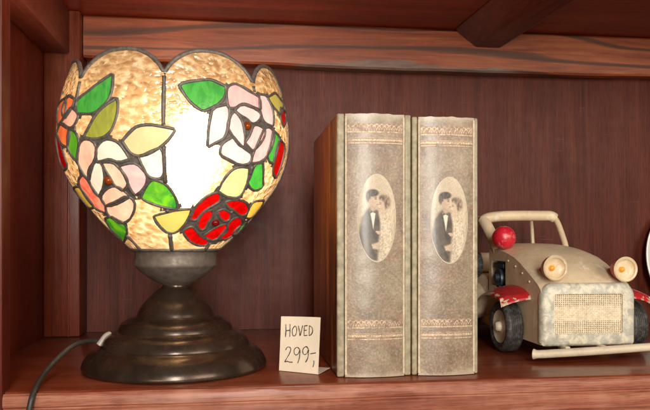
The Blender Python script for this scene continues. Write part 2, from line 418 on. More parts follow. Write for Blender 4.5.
b = MB(); b.box(LEFT-.02, LEFT, .675, BACK-.001, .0004, CEIL-.0004)
side = tag(b.build('side_wall', M['side']), kind='structure')
b = MB(); b.box(LEFT-.02, -.2062, .650, .674, -.06, CEIL+.03, .002)
b.build('front_stile', M['side'], side)
b = MB(); b.box(-.30, RIGHT+.02, .63, BACK+.02, CEIL, CEIL+.02)
ceil = tag(b.build('ceiling', M['ceil']), kind='structure')
def prism(b, rear, front, y1, y0):
    n = len(rear)
    vs = [(x, y1, z) for x, z in rear] + [(x, y0, z) for x, z in front]
    fs = [tuple(range(n)), tuple(range(n, 2*n))[::-1]] + [(i, (i+1) % n, n+(i+1) % n, n+i) for i in range(n)]
    b.add(vs, fs)
def bevelled(b, off=.002):
    bm = bmesh.new(); vv = [bm.verts.new(v) for v in b.v]
    for f in b.f: bm.faces.new([vv[i] for i in f])
    bmesh.ops.recalc_face_normals(bm, faces=bm.faces[:])
    bmesh.ops.bevel(bm, geom=bm.edges[:], offset=off, segments=2, profile=.5, affect='EDGES')
    o = MB(); o.bm(bm); return o
b = MB(); z0 = CEIL-.0006
prism(b, [(-.2645, z0), (-.2645, .399), (-.2300, .399), (-.2300, z0)], [(-.2645, z0), (-.2645, .399), (-.2300, .399), (-.2300, z0)], 1.0075, .68)
bevelled(b).build('ceiling_beam', M['beam'], ceil)
b = MB()
prism(b, [(.336, z0), (.371, .4355), (.409, .4355), (.448, z0)], [(.352, z0), (.387, .4355), (.425, .4355), (.464, z0)], 1.0275, .68)
bevelled(b).build('ceiling_beam', M['beam'], ceil)

# ------------------------------------------------------------------ table lamp
LD = .770; LAZ = math.radians(-4.7); LX, LY = LD*math.sin(LAZ), LD*math.cos(LAZ)
lamp = thing('table_lamp', (LX, LY, 0), 'lit stained glass lamp with scalloped rose shade on a stepped dark bronze foot', 'lamp')
# foot
bp = [(.0, .0005), (.0955, .0005), (.0975, .0010), (.0984, .0030), (.0980, .0060), (.0960, .0105), (.0920, .0160), (.0865, .0205), (.0812, .0234), (.0791, .0250),
      (.0784, .0270), (.0768, .0305), (.0738, .0346), (.0690, .0378), (.0637, .0397), (.0613, .0412), (.0606, .0432), (.0591, .0466), (.0555, .0502), (.0500, .0530), (.0446, .0547), (.0421, .0560),
      (.0412, .0580), (.0400, .0612), (.0372, .0660), (.0328, .0714), (.0270, .0772), (.0200, .0836), (.0160, .0860), (.0145, .0872), (.0142, .0890)]
bp2 = [bp[0], bp[1]] + [(p.x, p.y) for p in smooth_curve([(r, z, 0) for r, z in bp[2:]], 3)]
b = MB(); b.lathe(bp2, (LX, LY, 0), seg=128); base = b.build('lamp_base', M['bronze'], lamp, angle=60)
cp = [(.0136, .0885), (.0150, .0895), (.0200, .0918), (.0260, .0948), (.0318, .0990), (.0370, .1030), (.0408, .1066), (.0422, .1082), (.0436, .1092), (.0443, .1108), (.0440, .1135), (.0436, .1200), (.0440, .1250), (.0452, .1264), (.0455, .1282), (.0440, .1290), (.0405, .1285), (.0, .1270)]
b = MB(); b.lathe(cp, (LX, LY, 0), seg=96); collar = b.build('shade_collar', M['collar'], lamp, angle=50)
b = MB(); b.lathe([(.0, .1298), (.019, .1300), (.019, .150), (.016, .156), (.014, .165), (0, .165)], (LX, LY, 0), seg=32); sock = b.build('bulb_socket', M['socket'], lamp)
b = MB()
B0 = Vector((LX, LY, .160)); B1 = Vector((LX+.031, LY-.050, .270))     # screwed in at a slant, leaning to the front right panel
L = (B1-B0).length; ax = (B1-B0)/L; pts = []; rr = []
for i in range(33):
    t = i/32; rad = .0125 + .0125*sstep(.15, .65, t)
    if t > .70: rad *= math.sqrt(max(.0, 1-((t-.70)/.30)**2))
    pts.append(B0 + ax*(t*L)); rr.append(max(rad, .0004))
b.tube(pts, rr, seg=24); b.build('bulb', M['bulb'], lamp)

# shade: surface of revolution
SP = [(.1262, .0443), (.1400, .0597), (.1541, .0745), (.1691, .0875), (.1830, .0984), (.1967, .1080), (.2126, .1157), (.2285, .1201), (.2465, .1221), (.2657, .1210), (.2872, .1172), (.3035, .1124), (.3144, .1080), (.3243, .1034), (.335, .098)]
SPC = smooth_curve([(z, r, 0) for z, r in SP], 8)
def rz(z):
    if z <= SPC[0].x: return SPC[0].y
    for p, q in zip(SPC, SPC[1:]):
        if z <= q.x: return p.y + (q.y-p.y)*(z-p.x)/max(1e-9, q.x-p.x)
    return SPC[-1].y
UR = .11
def surf(u, z, off=0.0):
    th = u/UR; r = rz(z); e = 1e-3
    dr = (rz(z+e)-rz(z-e))/(2*e); k = math.hypot(1, dr)
    nx, nz = 1/k, -dr/k
    return Vector((LX + (r+off*nx)*math.sin(th), LY - (r+off*nx)*math.cos(th), z+off*nz)), Vector((math.sin(th)*nx, -math.cos(th)*nx, nz))
def hit(x, y):
    cx = 172.0
    for _ in range(60):
        d = ray(x, y); t = .60
        while t < .80:
            X, Y, Z = d[0]*t-LX, d[1]*t-LY, H+d[2]*t
            if X*X+Y*Y < rz(Z)**2: return (UR*math.atan2(X, -Y), Z)
            t += .0004
        x += .35 if x < cx else -.35
    return None
TRACE = [
 ('leaf','green',[(113,74.5),(100,83.5),(90,91.5),(80,99),(77,104),(78.5,113),(94,113),(101,107),(108,100),(111.5,90)]),
 ('leaf','olive',[(116.5,99),(106,106),(97,115),(91,126),(85,137),(95,138.5),(106,135.5),(112,128),(116,116),(117.5,106)]),
 ('leaf','cream',[(123.5,141),(132,131.5),(138,127),(149,125.5),(162,127.5),(174.5,130),(169,138),(163,144),(155,149.5),(144,154.5),(136,155),(130,151)]),
 ('glass_piece','white',[(139.5,157),(146,155.5),(154,151),(160,149),(162.5,154),(163,165),(163,174),(160,178),(153,177.5),(148,174.5),(144,167)]),
 ('rose_petal','white',[(98,150),(102,143),(109,140.5),(117,143.5),(123,151),(128,158.5),(119,160.5),(110,157),(103,159),(98.5,160)]),
 ('rose_petal','pink',[(83,141.5),(88,140.5),(94.5,145),(95,155),(91,165),(89,178),(84,171),(79,160),(80,150)]),
 ('rose_petal','salmon',[(80.7,180),(83,177),(86,180),(90.6,188),(97,196),(104,205),(105,211),(98,207.5),(91.7,201),(86,193),(82,186)]),
 ('rose_petal','white',[(93,167),(97,163),(101,165),(103,175),(102.5,186),(99,194),(95,189),(91,180),(90.5,172)]),
 ('rose_petal','pink',[(104,163.5),(112,163.5),(119,170),(125,178),(126.5,185),(123,188.5),(116,184),(113,178),(108,170)]),
 ('rose_petal','blush',[(121.5,167),(132,164),(140,168.5),(145.5,176),(145,183),(141,189.5),(136,193),(132,188),(128,177)]),
 ('rose_petal','pink',[(103,197),(107,190.5),(114,187.5),(121,190),(128,196),(119,201),(109,204.5),(105,202)]),
 ('rose_petal','pink',[(108,207),(118,203),(127.5,197.5),(133.5,202),(132.5,211),(128,219),(122,221.5),(114,217),(109,212)]),
 ('leaf','lime',[(142.4,196),(146,188),(150.6,182),(154,180.5),(161.6,182.5),(168,187.5),(173.7,196),(177,204),(176,208),(168,207),(158,204.5),(148.4,201),(143,198)]),
 ('leaf','lime',[(106.5,219),(111,217),(118.5,221),(124,223.5),(126.8,230),(125,238),(124,240.5),(117.4,233),(111,227)]),
 ('leaf','mellow',[(155,216.5),(166,213.5),(178,210.5),(191,209.5),(188,217),(183,225),(176,231.5),(168,232),(162,227),(157,221)]),
 ('rose_petal','red',[(191.8,218),(194.4,211),(201,203),(210,196),(218,193.5),(219,199),(215,202),(206,207),(199.5,213),(195,218.5)]),
 ('rose_petal','red',[(198.3,225.5),(201,217),(206,212.5),(210.6,211.5),(211.5,215),(207,220),(204,227),(201,228)]),
 ('rose_petal','red',[(185,231),(191,228),(196,233),(201,239),(207,240.5),(205.5,243.5),(198,243.5),(191,240),(186.7,235)]),
 ('rose_petal','red',[(205.5,235.5),(217,228.2),(224.7,225.5),(225.6,229),(220.5,234),(213.6,238),(208.5,238)]),
 ('rose_petal','red',[(239,218.5),(240.6,221),(236,229),(230.7,234),(224,238),(219.6,237.5),(225.6,232),(229,226),(233,220)]),
 ('rose_petal','red',[(227,203),(234,201),(244.4,203),(247,208),(244.4,213),(240,214),(235,209),(229,206)]),
 ('rose_petal','red',[(218.8,212),(224,210.5),(229,214),(228,218),(224.7,219.5),(221,217)]),
 ('leaf','green',[(180.4,86.5),(183,83.5),(207,80.5),(211.7,81),(225,87.5),(224,96),(219.4,102.5),(208.4,108.5),(203,110.5),(196,106),(188.7,99)]),
 ('rose_petal','blush',[(228,95),(229,88),(234,85.5),(239,87.5),(250,94),(258,99),(259,108),(254.6,106),(247,102.5),(240,102),(234,107),(229.4,106)]),
 ('rose_petal','snow',[(214,109.5),(226,106.5),(228,112),(226.5,125),(223.5,136.5),(217,140),(208.5,145.5),(210,130),(212,117)]),
 ('rose_petal','snow',[(229,127),(231.7,117),(234.4,113),(238.3,118),(241.6,126),(242.7,135),(243,145),(241,144.5),(236,138),(232,132)]),
 ('rose_petal','snow',[(236,110.5),(242,106),(250,108.5),(258,113),(259,117),(256,121),(252.5,122),(247,116.5),(241,114)]),
 ('rose_petal','blush',[(247,142.5),(252,135),(253.6,128),(256,126.5),(260,128),(263,131),(262,137),(257.4,144),(252.5,148.5)]),
 ('rose_petal','snow',[(222,148),(225,143.5),(232.5,139),(238,146),(245,151.5),(250,155),(248.5,162),(240,163.5),(229,158),(221.5,154)]),
 ('rose_petal','snow',[(260.5,96),(265,97),(268.5,105),(271.5,114),(271.5,124.5),(266,122),(263,116),(261,107)]),
 ('rose_petal','blush',[(252,162),(255,153),(261,140),(265.5,129.5),(269,129),(272,134),(271,143),(267,152),(261,160)]),
 ('leaf','cream',[(218.5,191.5),(224,180),(232,170.5),(240,167.5),(248,168.5),(247,180),(243,190),(238,196.5),(230,197)]),
 ('leaf','green',[(248,182),(250,179),(255,165),(261.4,163.5),(262,172),(261.4,181),(262,186),(255,190),(250,187)]),
 ('leaf','yellow',[(246,217),(251,205.5),(254.6,202),(262.5,201),(261,206),(256,212),(249.5,217.5)]),
 ('leaf','green',[(233,234),(237,229),(246,223),(247.5,226),(246,228.5),(241,232),(236.7,235)]),
 ('leaf','mellow',[(268,98),(274.4,94),(279,99.5),(282.5,106),(279.5,114),(273,105)]),
 ('rose_petal','red',[(281,110),(283,112),(284,120),(283,125),(281.5,118)]),
 ('leaf','green',[(273,131.5),(278.5,137),(276.5,147),(272.5,162),(269.5,161.5),(267.8,155),(271,146)]),
 ('rose_petal','red',[(280,142),(283,146),(281,157),(277.5,170),(275,176),(274,173),(275,163),(277,150)]),
 ('rose_petal','peach',[(59,110),(62,103),(65.5,100),(65,108),(62.5,117),(59,124)]),
 ('rose_petal','peach',[(70,98),(73,100),(71,107),(65.5,116),(63.7,113),(66.5,103)]),
 ('rose_petal','pink',[(64.5,122),(72,109.5),(76,113),(77,117),(74,123),(71,126),(68,125)]),
 ('rose_petal','peach',[(59.5,132),(61.5,126),(68.5,131),(68,138),(66.5,145),(64,144),(61,138)]),
 ('leaf','lime',[(70,131),(73,130.5),(77.5,136.5),(78.3,145),(77.4,160),(74,157),(70,150),(68.6,143)]),
 ('rose_petal','red',[(57,136),(59,143),(62.5,155),(66.5,166),(65,168),(61,158),(57.5,146)]),
 ('leaf','yellow',[(75,188),(79.6,187),(86,196),(93,206),(91.7,207.5),(87,206),(80.7,198)]),
]
BEADS = [('orange', 109, 180, .0045), ('red', 215, 222, .0042), ('orange', 247, 126, .0042)]
def grow(poly, d):
    cx = sum(p[0] for p in poly)/len(poly); cy = sum(p[1] for p in poly)/len(poly); n = len(poly); out = []
    ar = sum(poly[i][0]*poly[(i+1) % n][1]-poly[(i+1) % n][0]*poly[i][1] for i in range(n))
    sg = 1 if ar > 0 else -1
    for i in range(n):
        a, p, c = poly[i-1], poly[i], poly[(i+1) % n]
        e1 = Vector((p[0]-a[0], p[1]-a[1])).normalized(); e2 = Vector((c[0]-p[0], c[1]-p[1])).normalized()
        n1 = Vector((e1.y, -e1.x))*sg; n2 = Vector((e2.y, -e2.x))*sg; nn = n1+n2
        nn = nn.normalized() if nn.length > 1e-3 else n1
        k = min(1.35, 1/max(.35, nn.dot(n1)))
        out.append((p[0]+nn.x*d*k, p[1]+nn.y*d*k))
    return out
def chaikin(poly):
    out = []; n = len(poly)
    for i in range(n):
        a, p, c = poly[i-1], poly[i], poly[(i+1) % n]
        e1 = Vector((p[0]-a[0], p[1]-a[1])); e2 = Vector((c[0]-p[0], c[1]-p[1]))
        k = .12 if e1.normalized().dot(e2.normalized()) < .35 else .25
        out.append((p[0]-e1.x*k, p[1]-e1.y*k)); out.append((p[0]+e2.x*k, p[1]+e2.y*k))
    return out
PIECES = []     # (name, glass, uv polygon)
for nm, gl, poly in TRACE:
    q = [hit(*p) for p in chaikin(grow(poly, 1.95 if nm == 'rose_petal' else 1.1))]
    q = [p for p in q if p]
    PIECES.append((nm, gl, q))
# solder-filled ground of the three roses
ZONES = [[hit(*p) for p in z] for z in (
 [(80,141),(88,139.5),(98,146),(109,139.5),(121,147),(130,158),(143,165),(147,178),(144,188),(136,195),(135,204),(132,215),(123,223),(112,219),(104,212),(92,203),(81,186),(80,165)],
 [(228,86),(236,84.5),(252,94),(266,95.5),(272,112),(273.5,136),(268,152),(261,161),(248,165),(238,164),(222,156),(220,146),(209,146),(208.5,140),(212,116),(214,108.5),(226,105)],
 [(183,231),(190,216),(197,206),(208,196),(219,192),(226,198),(236,199),(247,204),(248,212),(243,220),(238,231),(226,240),(207,245),(192,243)])]
ZONES += [[(u-math.pi*UR if u > 0 else u+math.pi*UR, z) for u, z in q] for q in ZONES if min(u for u, _ in q) > 0 or max(u for u, _ in q) < 0]
nfront = len(PIECES)
PI_U = math.pi*UR
for nm, gl, q in PIECES[:nfront]:          # the far side of the shade repeats the two-panel rose pattern
    if max(abs(p[0]) for p in q) < math.radians(56)*UR:
        q2 = [(p[0]-PI_U, p[1]) for p in q]
        if min(p[0] for p in q2) < -PI_U:
            if max(p[0] for p in q2) > -PI_U: continue
            q2 = [(p[0]+2*PI_U, p[1]) for p in q2]
        PIECES.append((nm, gl, q2))
SEAM0 = math.radians(-.6); SEAM = math.radians(45)
def rim(u):
    t = ((u/UR - SEAM0)/SEAM) % 1.0; t = abs(2*t-1)
    return .2895 + .0290*max(0, 1-t**2.3)**.62
def inside(p, poly):
    r = False; n = len(poly); j = n-1
    for i in range(n):
        (xi, yi), (xj, yj) = poly[i], poly[j]
        if (yi > p[1]) != (yj > p[1]) and p[0] < (xj-xi)*(p[1]-yi)/(yj-yi)+xi: r = not r
        j = i
    return r
BB = [(min(a for a, _ in q), max(a for a, _ in q), min(z for _, z in q), max(z for _, z in q)) for _, _, q in PIECES]
def which(p):
    for i, (nm, gl, q) in enumerate(PIECES):
        B = BB[i]
        if B[0] <= p[0] <= B[1] and B[2] <= p[1] <= B[3] and inside(p, q): return i
    return -1
def segd(p, a, c):
    dx, dy = c[0]-a[0], c[1]-a[1]; L2 = dx*dx+dy*dy
    t = 0 if L2 == 0 else max(0, min(1, ((p[0]-a[0])*dx+(p[1]-a[1])*dy)/L2))
    return math.hypot(p[0]-a[0]-t*dx, p[1]-a[1]-t*dy)
def near(p, lim):
    k = 0
    for i, (nm, gl, q) in enumerate(PIECES):
        B = BB[i]
        if B[0]-lim <= p[0] <= B[1]+lim and B[2]-lim <= p[1] <= B[3]+lim:
            if min(segd(p, q[j-1], q[j]) for j in range(len(q))) < lim: k += 1
    return k
pts = []; edges = []
def add_loop(q, closed=True):
    b0 = len(pts); pts.extend(Vector(p) for p in q)
    for i in range(len(q)-(0 if closed else 1)): edges.append((b0+i, b0+(i+1) % len(q)))
for _, _, q in PIECES: add_loop(q)
NR = 288
rimline = [(-PI_U + 2*PI_U*i/NR, rim(-PI_U + 2*PI_U*i/NR)) for i in range(NR+1)]
ZB = .1266
add_loop(rimline + [(PI_U - 2*PI_U*i/96, ZB) for i in range(97)])
STEP = .0036
nu = int(2*PI_U/STEP)
for j in range(1, int((.318-ZB)/STEP)+1):
    z = ZB + j*STEP
    for i in range(nu+1):
        u = -PI_U + 2*PI_U*(i + (.5 if j % 2 else 0))/nu
        if u < PI_U-.001 and u > -PI_U+.001 and z < rim(u)-.0012: pts.append(Vector((u, z)))
for k in range(8):
    u = UR*(SEAM0 + k*SEAM); u = u - 2*PI_U if u > PI_U else u
    add_loop([(u, ZB + (rim(u)-ZB)*i/40) for i in range(1, 40)], False)
rv, re_, rf, _, _, _ = delaunay_2d_cdt(pts, edges, [], 0, 1e-6)
buckets = {}; lead = []
for f in rf:
    c = (sum(rv[i].x for i in f)/len(f), sum(rv[i].y for i in f)/len(f))
    if c[1] > rim(c[0]) or c[1] < ZB or abs(c[0]) > PI_U: continue
    i = which(c)
    if i >= 0: buckets.setdefault(i, []).append(f)
    elif near(c, .0040) >= 2 or any(inside(c, z) for z in ZONES): lead.append(f)
    else: buckets.setdefault(('p', int(math.floor((c[0]/UR-SEAM0)/SEAM)) % 8), []).append(f)
def patch(b, faces, off, m=0):
    idx = {}; vs = []; fs = []
    for f in faces:
        g = []
        for i in f:
            if i not in idx:
                idx[i] = len(vs); vs.append(surf(rv[i].x, rv[i].y, off)[0])
            g.append(idx[i])
        fs.append(g)
    b.add(vs, fs, m)
# lead framework
b = MB(); patch(b, lead, .0007); patch(b, lead, -.0012)
def ring(q, closed, r, off=.0003):
    P = []; Nn = []
    for i in range(len(q) if closed else len(q)-1):     # subdivide so the bead follows the curve
        a, c = q[i], q[(i+1) % len(q)]
        k = max(1, int(math.hypot(a[0]-c[0], a[1]-c[1])/.004))
        for j in range(k):
            p, nn = surf(a[0]+(c[0]-a[0])*j/k, a[1]+(c[1]-a[1])*j/k, off); P.append(p); Nn.append(nn)
    if not closed:
        p, nn = surf(q[-1][0], q[-1][1], off); P.append(p); Nn.append(nn)
    rr = [r*(1+.28*fbm(p, 120, 2)) for p in P]
    b.tube(P, rr, closed, 8, nrm=Nn, flat=.85)
for _, _, q in PIECES: ring(q, True, .00155)
ring(rimline, False, .0023)
ring([(-PI_U + 2*PI_U*i/96, .1278) for i in range(97)], False, .0019)
for k in range(8):
    u = UR*(SEAM0 + k*SEAM); u = u - 2*PI_U if u > PI_U else u
    run = []
    for i in range(61):
        p = (u, ZB+.001 + (rim(u)-ZB-.001)*i/60)
        if which(p) >= 0:
            if len(run) > 1: ring(run, False, .0021)
            run = []
        else: run.append(p)
    if len(run) > 1: ring(run, False, .0021)
shade = b.build('lamp_shade', M['lead'], lamp, fixn=False, angle=180)
for key, faces in sorted(buckets.items(), key=str):
    b = MB()
    if isinstance(key, tuple): patch(b, faces, 0); nm, gl = 'amber_panel', 'amber'
    else: patch(b, faces, .0002); nm, gl = PIECES[key][0], PIECES[key][1]
    b.build(nm, G[gl], shade, fixn=False, angle=180)
for gl, x, y, r in BEADS:
    h0 = hit(x, y)
    for u in (h0[0], h0[0]-PI_U if h0[0] > 0 else h0[0]+PI_U):
        p, nn = surf(u, h0[1], .0005)
        bm = bmesh.new(); bmesh.ops.create_uvsphere(bm, u_segments=16, v_segments=10, radius=r)
        for v in bm.verts: v.co = v.co*(1+.12*fbm(v.co, 300, 2)) + p
        b = MB(); b.bm(bm); b.build('rose_bead', G[gl], shade)

# cord and its clip
cpts = [at_depth(101, 341, .735), at_depth(95, 341, .728), at_depth(85, 341.5, .715), at_depth(73, 345.5, .700), at_depth(61, 355, .685), at_depth(49, 367.5, .668), at_depth(40, 380, .645), at_depth(33.5, 393, .619), at_depth(30, 406, .612), at_depth(27, 425, .610), at_depth(26, 450, .610)]
b = MB(); b.tube(smooth_curve(cpts, 8), .0026, seg=12); b.build('cord', M['cord'], lamp)
b = MB(); b.tube(smooth_curve([at_depth(99, 345.5, .728), at_depth(102.5, 341, .73), at_depth(106, 336.5, .733), at_depth(110, 334.5, .737)], 5), [.0036]*16, seg=14); b.build('cord_clip', M['clip'], lamp)

# ------------------------------------------------------------------ two albums
FY = .682
def portrait_col(u, v):
    """tinted print of a couple: u,v in -1..1, v up"""
    def ell(cx, cy, rx, ry, e=.42):
        d = math.hypot((u-cx)/rx, (v-cy)/ry); return 1-sstep(1-e, 1+e, d)
    def poly(pts, e=.04):
        d = min(segd((u, v*2.15), (a[0], a[1]*2.15), (c[0], c[1]*2.15)) for a, c in zip(pts, pts[1:]+pts[:1]))
        s = d if inside((u, v), pts) else -d
        return sstep(-e, e, s)
    nz = fbm((u*3, v*6, 1.7), 2.2, 4)
    c = lerp3((.36, .29, .19), (.56, .48, .34), .5+.5*v+.3*nz)
    c = lerp3(c, (.34, .36, .27), sstep(.0, .9, -v)*.55)
    c = lerp3(c, (.66, .58, .43), ell(.62, .02, .34, .52, .5)*(.55+.5*fbm((u*9+v*3, v*5, 3), 1.5, 3)))   # veil
    su = poly([(-.78, .02), (-.50, .20), (-.30, .27), (.06, .16), (.20, -.12), (.14, -.98), (-.5, -.94), (-.96, -.45)], .09)
    suit = lerp3((.042, .026, .021), (.12, .075, .055), .38+.9*fbm((u*4+v*2, v*5, 8), 1.4, 4))
    c = lerp3(c, suit, su*.95)
    c = lerp3(c, (.035, .024, .022), poly([(-.44, .14), (-.30, -.02), (-.16, -.36), (-.22, -.38), (-.40, -.06)], .03)*su*.8)    # lapel
    c = lerp3(c, (.035, .024, .022), ell(-.50, -.38, .05, .30, .8)*su*.5)
    dr = poly([(.10, .15), (.42, .22), (.74, -.02), (.84, -.35), (.74, -.75), (.30, -1.02), (.04, -.98), (.10, -.5), (.20, -.15)], .10)
    fold = .5+.5*math.sin(9*u+5*v+2.5*fbm((u*2, v*3, 0), 1.3, 3))
    lace = fbm((u*7, v*15, 4), 2.6, 3)
    c = lerp3(c, lerp3((.42, .35, .25), (.80, .73, .58), .30+.42*fold+.75*lace), dr*.93)
    c = lerp3(c, (.40, .31, .22), ell(.30, -.30, .03, .34, .8)*dr*.5)
    c = lerp3(c, (.78, .73, .64), poly([(-.37, .17), (-.08, .13), (-.13, -.02), (-.20, -.24), (-.29, 0)], .035))
    c = lerp3(c, (.03, .025, .03), poly([(-.36, .19), (-.22, .15), (-.08, .18), (-.08, .10), (-.22, .13), (-.36, .10)], .03))
    c = lerp3(c, (.50, .33, .23), ell(-.20, .24, .16, .09))                       # neck
    fc = lerp3((.46, .30, .21), (.70, .52, .39), .5+1.4*(u+.14)+.5*(v-.40))
    c = lerp3(c, fc, max(ell(-.15, .42, .23, .135, .2), ell(-.08, .33, .17, .095, .25), ell(.07, .375, .06, .03, .4)))    # his face, chin, nose
    hair = lerp3((.028, .020, .018), (.12, .085, .065), .35+.9*fbm((u*9, v*6, 1), 1.8, 3))
    c = lerp3(c, hair, max(ell(-.22, .565, .31, .085, .22), ell(-.45, .49, .13, .13, .25)))
    c = lerp3(c, (.52, .34, .24), ell(-.36, .385, .06, .045, .3))                 # ear
    c = lerp3(c, (.07, .045, .035), max(ell(-.08, .465, .09, .010, .5), ell(-.07, .432, .055, .014, .5))*.9)
    c = lerp3(c, (.34, .16, .12), ell(.02, .305, .07, .012, .5)*.8)
    wh = lerp3((.10, .055, .035), (.40, .25, .15), .45+1.0*fbm((u*8, v*9, 6), 1.6, 3))
    c = lerp3(c, wh, max(ell(.44, .36, .27, .165, .25), ell(.30, .46, .20, .07, .3)))
    c = lerp3(c, lerp3((.52, .34, .25), (.76, .57, .45), .5-1.5*(u-.22)+.5*(v-.27)), max(ell(.23, .275, .15, .115, .22), ell(.13, .27, .06, .03, .4)))     # her face
    c = lerp3(c, (.60, .43, .32), ell(.30, .155, .12, .10))
    c = lerp3(c, (.09, .05, .04), max(ell(.16, .315, .06, .012, .5), ell(.17, .345, .07, .008, .5))*.85)
    c = lerp3(c, (.45, .18, .15), ell(.13, .215, .05, .013, .5)*.8)
    c = lerp3(c, (.60, .42, .31), poly([(-.28, -.60), (.10, -.54), (.22, -.63), (.04, -.71), (-.22, -.69)], .05))   # hands
    c = lerp3(c, (.30, .19, .14), max(ell(.02, -.62, .12, .008, .6), ell(.04, -.655, .11, .008, .6))*.6)
    c = lerp3(c, (.60, .42, .31), max(ell(.08, -.33, .10, .038, .3), ell(.0, -.31, .08, .02, .4)))
    lum = .3*c[0]+.6*c[1]+.1*c[2]
    c = lerp3(c, (lum*1.22, lum*.96, lum*.68), .45)                               # sepia
    c = lerp3(c, (.46, .36, .25), .04+.16*fbm((u*2, v*4, 11), 1.7, 4))
    k = 1+.30*fbm((u*9, v*19, 7), 2.6, 4)
    return tuple(max(.01, q*k) for q in c)
def album(X0, X1, P0, P1, HT, pcx, pcz, label, off):
    t = thing('photo_album', ((X0+X1)/2, FY+.10, 0), label, 'album', 'matching vintage photo albums')
    cx = (P0+P1)/2; hw = (P1-P0)/2; BUL = .0046
    def fy(x):
        q = max(-1, min(1, (x-cx)/hw)); return FY - .0008 - BUL*(1-q*q)
    # boards with rounded cream front joints
    for (a, c) in ((X0, P0-.0004), (P1+.0004, X1)):
        b = MB(); b.box(a, c, FY, FY+.203, .0006, HT, .0018, 3)
        o = b.build('cover_board', [M['leather'], M['joint']], t)
        for p in o.data.polygons:
            if p.center.y < -.0975: p.material_index = 1
    # spine: convex panel
    NXs, NZs = 28, 60; vs = []; fs = []
    for j in range(NZs+1):
        z = .0008 + (HT-.0014)*j/NZs
        for i in range(NXs+1):
            x = P0 + (P1-P0)*i/NXs
            vs.append((x, fy(x) + .00025*fbm((x, z, 2), 60, 3), z + (.0008*fbm((x, 0, 5), 90, 2) if j in (0, NZs) and j else 0)))
    w = NXs+1
    for j in range(NZs):
        for i in range(NXs): fs.append((j*w+i, j*w+i+1, (j+1)*w+i+1, (j+1)*w+i))
    nb = len(vs)
    rear = [(x, FY+.006, z) for z in (.0008, HT-.0006) for x in (P0, P1)]
    vs += rear
    fs.append(tuple([NZs*w+i for i in range(NXs+1)] + [nb+3, nb+2])); fs.append(tuple([i for i in range(NXs+1)][::-1] + [nb, nb+1]))
    b = MB(); b.add(vs, fs); sp = b.build('spine', spine_mat(off), t)
    # narrow raised hinge cords either side of the panel
    b = MB()
    for x in (P0+.0007, P1-.0007):
        b.tube([(x, FY-.0009, .003+(HT-.006)*k/30) for k in range(31)], [.0011*(1+.2*fbm((x, k, 0), 1.7, 2)) for k in range(31)], seg=8)
    b.build('hinge_cord', simple('pale hinge cord', (.66, .54, .38), .5, 0, .25, 200), sp)
    b = MB(); b.box(P0, P1, FY+.0065, FY+.196, .004, HT-.006, .001); b.build('page_block', M['page'], t)
    # gilt bands: lace row and bead row
    def band(z0, z1, kind, off2):
        nx, nz = 150, 16; vs = []; fs = []; cs = []
        for j in range(nz+1):
            for i in range(nx+1):
                x = P0+.0022 + (P1-P0-.0044)*i/nx; v = j/nz; z = z0+(z1-z0)*v
                vs.append((x, fy(x)-.0003, z))
                wear_ = .42+.8*fbm((x, z*2, off2), 75, 4)+.5*fbm((x, z, off2+5), 420, 2)
                if kind == 'lace':
                    ph = (x-P0)/.0052; s = abs(math.sin(math.pi*ph)); q = .30 + .45*s
                    g = max(sstep(.16, 0, abs(v-q)), sstep(.13, 0, abs(v-.06)), .8*sstep(.30, 0, math.hypot(((ph % 1)-.5)*1.3, (v-.36)*1.1)), .7*sstep(.14, 0, abs(v-(.97-.2*s))))
                else:
                    ph = (x-P0)/.0030
                    g = max(sstep(.24, .05, abs(v-.62))*(.55+.45*abs(math.sin(math.pi*ph))), sstep(.10, .02, abs(v-.16)), .6*sstep(.08, .02, abs(v-.96)))
                g *= sstep(-.1, .45, wear_)*(.62+.9*fbm((x, z, off2), 900, 2))
                base = lerp3((.24, .155, .11), (.36, .26, .19), .5+fbm((x, z, 9), 140, 3))
                cs.append(lerp3(base, (.92, .72, .46), g*.95))
        w2 = nx+1
        for j in range(nz):
            for i in range(nx): fs.append((j*w2+i, j*w2+i+1, (j+1)*w2+i+1, (j+1)*w2+i))
        b = MB(); b.add(vs, fs, 0, cs); b.build('gilt_band', M['gilt'], sp, color=True)
    d = HT-.265
    band(.2455+d, .2545+d, 'lace', 1); band(.2340+d, .2405+d, 'bead', 2); band(.0495, .0582, 'lace', 3); band(.0375, .0447, 'bead', 4)
    # oval portrait
    rw, rh = .0200, .0443; R_, T_ = 84, 150; vs = []; fs = []; cs = []
    for r in range(R_+1):
        for k in range(T_):
            a = 2*math.pi*k/T_; u, v = r/R_*math.cos(a), r/R_*math.sin(a)
            x = pcx+u*rw; vs.append((x, fy(x)-.00035-.0002*(1-(r/R_)**8), pcz+v*rh))
            cc = portrait_col(u, v)
            if r > R_-3: cc = (.55, .47, .34)
            cs.append(cc)
    for r in range(R_):
        for k in range(T_): fs.append((r*T_+k, r*T_+(k+1) % T_, (r+1)*T_+(k+1) % T_, (r+1)*T_+k))
    b = MB(); b.add(vs, fs, 0, cs); b.build('oval_portrait', M['print'], sp, color=True)
album(.1019, .1779, .1100, .1706, .2650, .1416, .1600, 'thick vintage album with oval couple portrait, standing next to the price card', (0, 0, 0))
album(.1789, .2485, .1852, .2442, .2635, .2166, .1580, 'thick vintage album with oval couple portrait, standing next to the toy car', (2.3, 1.1, .7))

